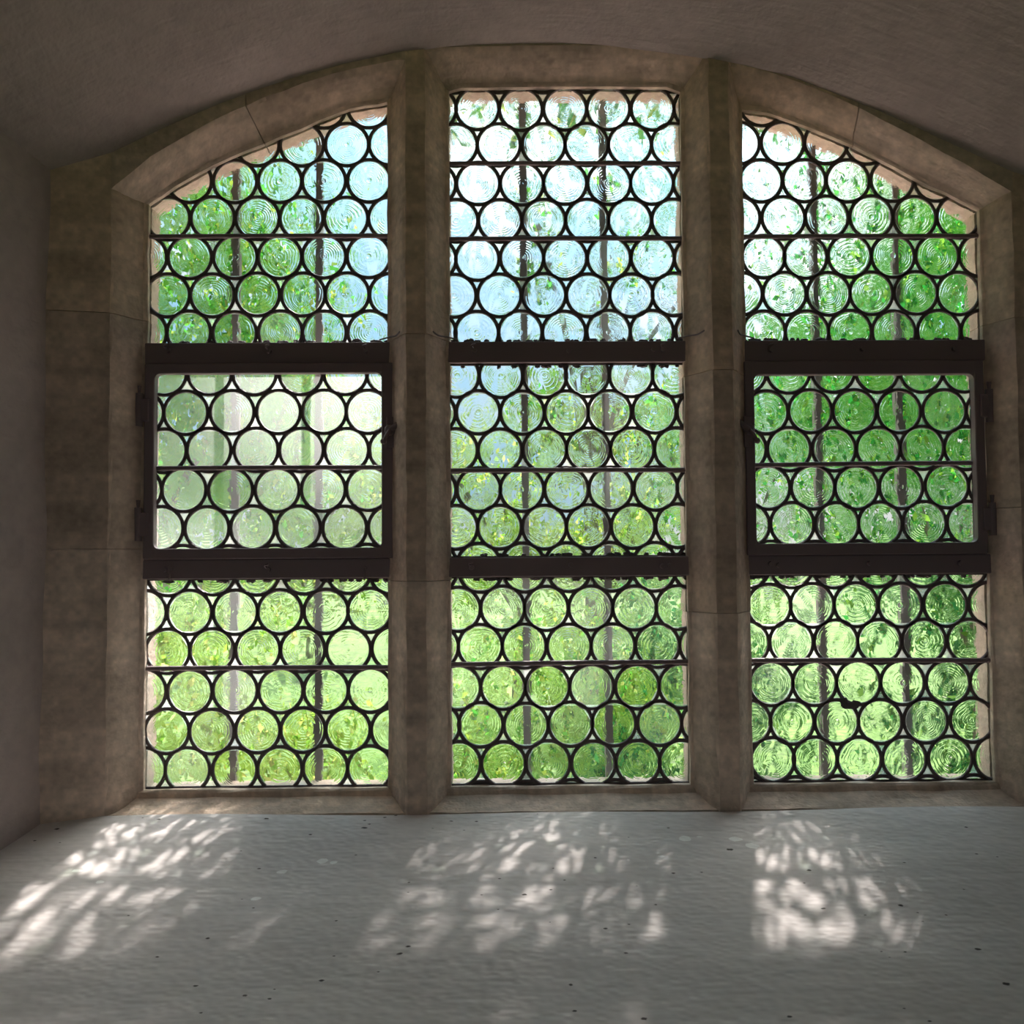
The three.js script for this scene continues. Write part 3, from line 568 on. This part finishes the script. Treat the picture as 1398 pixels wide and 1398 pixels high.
// ---------------------------------------------------------------- garden outside
const LEAF = [[0, 0, 0], [0.29, 0.45, 0.05], [0, 1, -0.06], [-0.29, 0.45, 0.05]].map((p) => new THREE.Vector3(...p)), FACES = [0, 1, 2, 0, 2, 3];   // folded along the midrib
const mLeaf = new THREE.MeshPhysicalMaterial({ name: 'leaf', color: 0xffffff, roughness: 1, transmission: 0.5, thickness: 0, side: THREE.DoubleSide, specularIntensity: 0.03, vertexColors: true });
const mBark = new THREE.MeshStandardMaterial({ name: 'bark', color: new THREE.Color().setRGB(0.13, 0.1, 0.075), roughness: 0.95 });
function leaves(parent, spots, size, tones, seed, name = 'foliage') {
  const r = rng(seed), n = spots.length, pos = new Float32Array(n * 12), nor = new Float32Array(n * 12), col = new Float32Array(n * 12), idx = new Uint32Array(n * 6);
  const q = new THREE.Quaternion(), e = new THREE.Euler(), v = new THREE.Vector3(), up = new THREE.Vector3();
  spots.forEach((p, i) => {
    q.setFromEuler(e.set((r() - 0.5) * 2.6, r() * 6.28, (r() - 0.5) * 2.6));
    const s = size * (0.65 + 0.7 * r()), a = tones[Math.floor(r() * tones.length)], k = 0.3 + 0.75 * r();
    up.set(0, 0, 1).applyQuaternion(q);
    LEAF.forEach((l, j) => {
      v.copy(l).multiplyScalar(s).applyQuaternion(q).add(p);
      const o = i * 12 + j * 3;
      v.toArray(pos, o); up.toArray(nor, o);
      for (let c = 0; c < 3; c++) col[o + c] = Math.min(0.95, a[c] * k);
    });
    FACES.forEach((f, j) => { idx[i * 6 + j] = i * 4 + f; });
  });
  const g = new THREE.BufferGeometry();
  g.setAttribute('position', new THREE.BufferAttribute(pos, 3)); g.setAttribute('normal', new THREE.BufferAttribute(nor, 3)); g.setAttribute('color', new THREE.BufferAttribute(col, 3)); g.setIndex(new THREE.BufferAttribute(idx, 1));
  obj(name, g, mLeaf, parent).userData.kind = 'stuff';
}
const gauss = (r) => (r() + r() + r() + r() - 2) * 1.2;
const GROUND = -3.2;
function tree(label, x, z, trunkH, cr, n, size, tones, seed, lift = 0, name = 'tree', category = 'tree', group = 'trees and bushes in the garden') {
  const t = thing(name, label, category, [x, GROUND, z], group), r = rng(seed), spots = [];
  const cy = trunkH + cr[1] * 0.8, clumps = [];
  for (let i = 0; i < Math.max(14, n / 90); i++) { const a = r() * 6.283, u = r() * 2 - 1, w = Math.sqrt(1 - u * u), k = 0.55 + 0.42 * r(); clumps.push(new THREE.Vector3(Math.cos(a) * w * cr[0] * k, cy + u * cr[1] * k, Math.sin(a) * w * cr[2] * k)); }
  const spread = Math.min(...cr) * 0.2;
  n = Math.round(n * 2.3); size *= 0.62;
  for (let i = 0; i < n; i++) { const c = clumps[i % clumps.length]; spots.push(new THREE.Vector3(c.x + gauss(r) * spread, Math.max(0.05, c.y + gauss(r) * spread * 0.8), c.z + gauss(r) * spread)); }
  if (trunkH > 0.3) {
    const limbs = [];
    for (let i = 0; i < 5; i++) { const c = clumps[i * 3 % clumps.length]; limbs.push(tube([[0, trunkH * 0.8, 0], [c.x * 0.4, trunkH + (c.y - trunkH) * 0.5, c.z * 0.4], [c.x, c.y, c.z]], 0.05, 6)); }
    const tk = obj('trunk', tube([[0, 0, 0], [0.05, trunkH * 0.5, 0.03], [0, trunkH + cr[1] * 0.5, 0]], 0.13, 9), mBark, t);
    limbs.forEach((g) => obj('limb', g, mBark, tk));
  }
  leaves(t, spots, size, tones, seed + 1);
  return t;
}
const YG = [[0.44, 0.66, 0.08], [0.3, 0.6, 0.07], [0.66, 0.72, 0.2]], MG = [[0.09, 0.45, 0.05], [0.18, 0.54, 0.06], [0.52, 0.68, 0.1]], DG = [[0.03, 0.33, 0.045], [0.07, 0.42, 0.05], [0.28, 0.56, 0.06]], BOX = [[0.025, 0.2, 0.05], [0.05, 0.29, 0.06], [0.2, 0.42, 0.07]];
{ // lawn
  const g = new THREE.PlaneGeometry(140, 140, 60, 60); g.rotateX(-Math.PI / 2); g.translate(0, GROUND, -30);
  const tex = dataTex(512, 512, (u, v) => { const a = fbm(u, v, 8, 8, 5, 200), b = fbm(u, v, 90, 90, 2, 207), k = 0.5 + 0.5 * (a - 0.5) + 0.4 * (b - 0.5); return [k * 0.72, k * 0.95, k * 0.4]; }, true);
  tex.repeat.set(18, 18);
  struct(obj('ground', g, new THREE.MeshStandardMaterial({ name: 'lawn', map: tex, roughness: 1 })), 'sunny lawn outside the window', 'lawn');
}
{ // gravel court added below the window to bounce warm light onto the soffit
  const g = new THREE.PlaneGeometry(22, 9.4, 22, 9); g.rotateX(-Math.PI / 2); g.translate(0, GROUND + 0.03, -4.9);
  const tex = dataTex(512, 512, (u, v) => { const a = fbm(u, v, 6, 6, 4, 220), b = fbm(u, v, 128, 128, 1, 226), k = 0.78 + 0.16 * (a - 0.5) + 0.3 * (b - 0.5); return [k, k * 0.9, k * 0.87]; }, true);
  tex.repeat.set(9, 4);
  struct(obj('ground_bounce_court', g, new THREE.MeshStandardMaterial({ name: 'bounce gravel', map: tex, roughness: 1 })), 'pale pinkish gravel court added below the window to bounce warm light up', 'gravel');
}
tree('broad leafy tree with fresh green crown seen through the light by the wide stone jamb', -5.0, -11.6, 2.9, [3.2, 3.9, 2.2], 12000, 0.2, MG, 301);
tree('dense dark green tree seen through the shaded light', 6.1, -10.6, 2.2, [3.1, 4.1, 2.0], 10000, 0.18, DG, 311);
tree('tall dark green tree behind the dense tree in the shaded light', 11, -18.5, 3.4, [4.7, 5.6, 3], 9000, 0.26, DG, 321);
tree('far tree with a thin airy crown behind the middle light', 0.4, -21, 2.4, [3.4, 2.6, 2.2], 4200, 0.26, YG, 331);
tree('tall sparse birch rising behind the middle light', 1.6, -15.5, 5.0, [2.6, 3.2, 1.2], 900, 0.24, MG, 334);
tree('far fresh green tree between the middle light and the shaded light', 7.2, -28, 2.6, [3.6, 4.2, 2.6], 5400, 0.26, MG, 336);
tree('far round tree behind the leafy tree', -11, -20.5, 2.4, [4.2, 4.4, 3], 8000, 0.3, MG, 341);
tree('far yellow-green tree beside the thin airy tree', -6.2, -31, 2.4, [3.8, 3.4, 2.8], 4800, 0.3, YG, 346);
tree('low yellow-green bush on the lawn below the leafy tree', -2.7, -7.2, 0, [1.8, 1.5, 1.2], 4200, 0.15, YG, 351, 0, 'bush', 'bush');
tree('low fresh green bush on the lawn behind the middle light', 0.6, -9.6, 0, [1.8, 1.5, 1.2], 4200, 0.15, [...YG, ...MG], 361, 0, 'bush', 'bush');
tree('dark bush on the gravel next to the middle light', 1.65, -7.6, 0, [1.0, 1.7, 0.9], 3400, 0.14, BOX, 376, 0, 'bush', 'bush');
tree('low dark bush in front of the dense tree', 4.3, -6.4, 0, [1.45, 2.0, 0.9], 4600, 0.14, BOX, 371, 0, 'bush', 'bush');
{ // branches of a tall tree that stands beside the window and breaks up the sun
  const t = thing('tree', 'tall tree beside the house whose high branches shade the window', 'tree', [4.6, GROUND, -3.4], 'trees and bushes in the garden'), r = rng(401), spots = [];
  // leaf gaps shaped to place the sun patches on the sill: x, z, half width, half length along the beam
  const gaps = [[-0.95, 0.42, 0.2, 0.44], [-0.27, 0.38, 0.05, 0.2], [-0.06, 0.34, 0.035, 0.26], [0.08, 0.27, 0.045, 0.18], [0.34, 0.56, 0.12, 0.28], [0.60, 0.45, 0.10, 0.34], [-0.46, 0.6, 0.03, 0.2], [-1.1, 0.55, 0.13, 0.42], [-1.3, 0.28, 0.12, 0.3], [-0.87, 1.25, 0.32, 0.34], [-0.12, 1.2, 0.16, 0.3]];
  const o = t.position;
  for (let i = 0; i < 9000; i++) {
    const gx = -1.3 + r() * 3.0, gy = -0.75 + r() * 2.3, d = 3.0 + r() * 0.9, p = new THREE.Vector3(gx + AZ * d, gy + d, -d);
    // where this leaf's shadow would fall on the plane of the sill
    const k = (p.y - (SY - SLOPE * (p.z - SZ))) / (1 - SLOPE) , lx = p.x - AZ * k, lz = p.z + k;
    const hit = gaps.some(([x, z, w, l]) => { const dz = lz - z, dx = lx - x + AZ * dz; return (dx / (w + 0.03)) ** 2 + (dz / (l + 0.03)) ** 2 < 1; });
    if (!hit) spots.push(p.sub(o));
  }
  const tk = obj('trunk', tube([[0, 0, 0], [0.1, 3, 0.05], [-0.1, 7, 0.2], [-0.4, 9.5, 0.4]], 0.2, 9), mBark, t);
  for (const e of [[-3.4, 6.6, 0.2], [-2.6, 7.4, 0.1], [-4.0, 7.0, 0.3], [-1.9, 6.4, 0.0]]) obj('limb', tube([[-0.1, 5.4, 0.1], [e[0] * 0.5, e[1] - 0.5, e[2] * 0.6], e], 0.06, 6), mBark, tk);
  leaves(t, spots, 0.16, MG, 402);
}
renderer.render(scene, camera);
